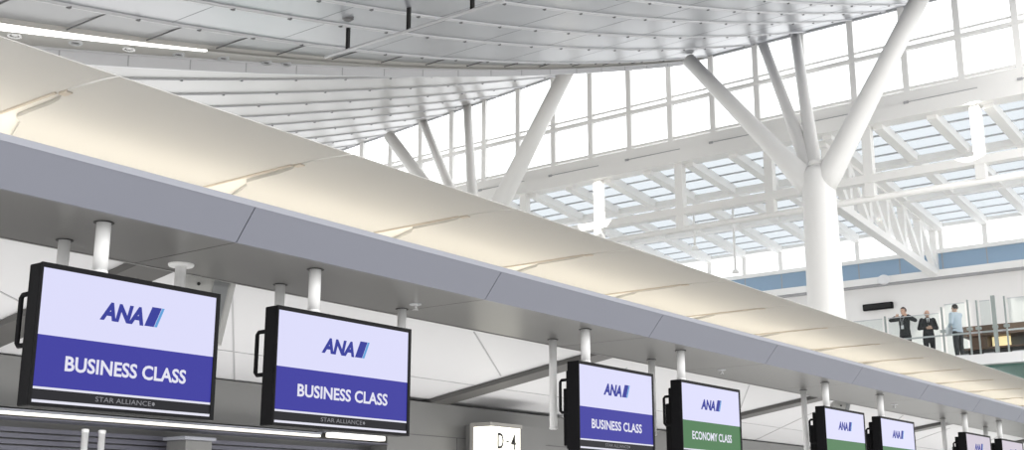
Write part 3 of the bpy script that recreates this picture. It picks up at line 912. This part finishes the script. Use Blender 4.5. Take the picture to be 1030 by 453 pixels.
# ---- display screens
ZT, ZB_ = 2.878, 2.152
def display(x0, x1, kind, label):
    W, H = x1 - x0, ZT - ZB_
    t = thing('display_screen', label, 'display screen', ((x0 + x1) / 2, 5.55, ZB_), 'display screens in a row under the beam')
    case = part('case', MB().cbox((x0, YS0 + .004, ZB_), (x1, YS0 + .108, ZT), .008), 'black_case', t)
    part('rear_housing', MB().cbox((x0 + .10, YS0 + .106, ZB_ + .02), (x1 - .05, YS0 + .19, ZT - .06), .01), 'black_case', t)
    part('rear_cover', MB().cbox((x0 + .16, YS0 + .188, ZB_ + .05), (x1 - .12, YS0 + .26, ZT - .2), .01), 'black_case', t)
    fx = lambda u: x0 + u * W
    fz = lambda v: ZT - v * H
    y = YS0
    m = MB(); b = .026
    m.box((x0, y - .010, fz(.036)), (x1, y + .006, ZT)); m.box((x0, y - .010, ZB_), (x1, y + .006, fz(.975)))
    m.box((x0, y - .010, fz(.975)), (x0 + .010, y + .006, fz(.036))); m.box((x1 - b, y - .010, fz(.975)), (x1, y + .006, fz(.036)))
    part('bezel', m, 'black_case', t)
    # handle loop at the left rear
    m = MB()
    hx = x0 + .02
    m.tube([(hx, YS0 + .10, ZT - .15), (hx, YS0 + .175, ZT - .15), (hx, YS0 + .19, ZT - .165), (hx, YS0 + .19, ZT - .40), (hx, YS0 + .175, ZT - .415), (hx, YS0 + .10, ZT - .415)], .013, 10)
    part('handle', m, 'black_case', t)
    u0, u1 = .010 / W + .0, 1 - b / W
    lower = {'business': 'scr_blue', 'economy': 'scr_green', 'pale': 'scr_pink'}[kind]
    s = part('picture', MB().box((fx(u0), y - .004, fz(.507)), (fx(u1), y + .005, fz(.036))), 'scr_white' if kind != 'pale' else 'scr_pink', t, 'white upper half of the picture')
    part('class_band', MB().box((fx(u0), y - .004, fz(.866)), (fx(u1), y + .005, fz(.507))), lower if kind != 'pale' else 'scr_green', t)
    m = MB(); m.box((fx(u0), y - .004, fz(.882)), (fx(u1), y + .005, fz(.866))); m.box((fx(u0), y - .004, fz(.973)), (fx(u1), y + .005, fz(.955)))
    part('white_lines', m, 'txt_white', t)
    part('alliance_band', MB().box((fx(u0), y - .004, fz(.955)), (fx(u1), y + .005, fz(.882))), 'scr_black', t)
    yl = y - .0055
    part('lettering', lettering('ANA', fx(.313), fx(.553), fz(.345), fz(.208), yl, .25, .05), 'logo_blue', t, 'dark blue airline lettering')
    m = MB()
    q = [(.558, .342), (.612, .342), (.651, .192), (.597, .192)]
    m.add([(fx(a), yl, fz(c)) for a, c in q], [(0, 1, 2, 3)])
    part('logo_tail', m, 'logo_blue', t)
    m = MB()
    q = [(.614, .342), (.630, .342), (.668, .192), (.653, .192)]
    m.add([(fx(a), yl, fz(c)) for a, c in q], [(0, 1, 2, 3)])
    part('logo_stripe', m, 'logo_cyan', t)
    if kind == 'business':
        part('class_lettering', lettering('BUSINESS CLASS', fx(.157), fx(.82), fz(.744), fz(.636), yl, 0, .026), 'txt_white', t)
        part('alliance_lettering', lettering('STAR ALLIANCE', fx(.326), fx(.628), fz(.935), fz(.900), yl, 0, .0), 'txt_grey', t)
        m = MB(); m.tube([(fx(.641), yl - .0005, fz(.9175)), (fx(.641), yl, fz(.9175))], .011, 5)
        part('alliance_mark', m, 'txt_grey', t)
    elif kind == 'economy' and x0 < 12:
        part('class_lettering', lettering('ECONOMY CLASS', fx(.157), fx(.82), fz(.744), fz(.636), yl, 0, .026), 'txt_white', t)
    return t
display(3.314, 4.455, 'business', 'large business class screen at the left end of the row')
display(4.898, 6.113, 'business', 'business class screen second from the left, above the short strip light')
display(8.165, 9.362, 'business', 'business class screen third from left, right of the D-4 sign')
display(9.864, 11.066, 'economy', 'green and white economy class screen, fourth from left')
display(13.187, 14.40, 'economy', 'green and white screen fifth from left, below the loudspeaker pair')
display(14.937, 16.17, 'economy', 'green and white screen sixth from left, right of the loudspeaker screen')
display(18.399, 19.637, 'pale', 'pale pinkish screen second from the right edge')
display(20.243, 21.485, 'pale', 'pale pinkish screen at the right edge of the row')

# ---- canopy of cream panels above the beam
ZC = 4.55
X0C, PER = 4.476, 2.237
def left_edge(y):
    if y <= 7.42: return .012
    k = [(7.42, .012), (7.46, .05), (7.55, .085), (7.70, .105), (8.0, .11), (8.16, .12), (8.24, .20), (8.72, .40), (9.9, .42)]
    for (a, b), (c, d) in zip(k, k[1:]):
        if a <= y <= c: return b + (d - b) * (y - a) / (c - a)
    return .42
rows = [6.72, 6.80, 6.95, 7.15, 7.36, 7.42, 7.44, 7.46, 7.50, 7.55, 7.62, 7.70, 7.85, 8.0, 8.1, 8.16, 8.2, 8.24, 8.45, 8.72, 9.3, 9.9]
def zc_(y):
    return ZC - (.035 * ((7.42 - y) / .7) ** 2 if y < 7.42 else 0)
names = ['cream canopy panel partly cut off by the left edge of the photo', 'large cream canopy panel above the first screen'] + \
        [f'cream canopy panel, {q} whole one from the left edge of the photo' for q in ('second', 'third', 'fourth', 'fifth', 'sixth', 'seventh', 'eighth', 'ninth', 'tenth', 'eleventh', 'twelfth', 'thirteenth', 'fourteenth', 'fifteenth', 'sixteenth')]
proto = None
for k in range(-1, 15):
    xk = X0C + PER * k
    if proto is None:
        t = thing('canopy_panel', 'x', 'canopy panel', (xk, 8.2, ZC), 'cream canopy panels above the beam')
        vs = []; fs = []; n = len(rows)
        for y in rows:
            l, r = xk + left_edge(y), xk + PER - .012
            z = zc_(y); th = .006 + .024 * min(1, (y - 6.72) / .6)
            vs += [(l, y, z), (r, y, z), (r, y, z + th), (l, y, z + th)]
        for i in range(n - 1):
            a = 4 * i; b = a + 4
            for q in range(4): fs.append((a + q, a + (q + 1) % 4, b + (q + 1) % 4, b + q))
        fs += [(0, 1, 2, 3), tuple(4 * (n - 1) + q for q in (3, 2, 1, 0))]
        part('panel', MB().add(vs, fs), 'canopy_cream', t)
        part('upper_panel', MB().box((xk + .0, 7.40, ZC + .034), (xk + PER - .03, 9.9, ZC + .07)), 'canopy_inner', t)
        part('edge_trim', MB().box((xk + PER - .032, 7.42, ZC - .014), (xk + PER - .0125, 9.9, ZC - .0005)), 'canopy_edge', t)
        part('nose_bracket', MB().cbox((xk + .0, 7.33, ZC - .012), (xk + .06, 7.43, ZC + .033), .008), 'canopy_edge', t)
        part('strut', MB().tube([(xk + PER / 2, 9.4, 2.95), (xk + PER / 2, 9.4, ZC + .02)], .06, 16), 'pole_white', t)
        proto = t; c = t
    else:
        c = copy_thing(proto, (xk, 8.2, ZC), 'x')
    c['label'] = names[k + 1]

# lamps lying in the trough above the sloped ceiling
area('trough_lamp', (17.5, 8.35, 3.85), (PI, 0, 0), 41, .2, 225, (1, .905, .74))
area('trough_lamp', (17.5, 9.0, 3.5), (PI, 0, 0), 41, .3, 100, (1, .89, .72))
area('island_fill', (14, 7.9, 1.15), (PI, 0, 0), 34, .8, 350, (1, .98, .96))  # added fill from below, brightens the white sloped ceiling; no fixture there

# sunlight patches falling through the roof on posts and far wall
spot('sun_shaft', (33.0, 22.2, 14.7), (36, 23.2, 12.8), 2600, math.radians(27))
spot('sun_shaft', (32.4, 8.6, 15.0), (36, 9.75, 12.95), 3800, math.radians(21))
spot('sun_shaft', (41, 14.6, 12.0), (47, 15.3, 10.35), 6500, math.radians(19), .1)
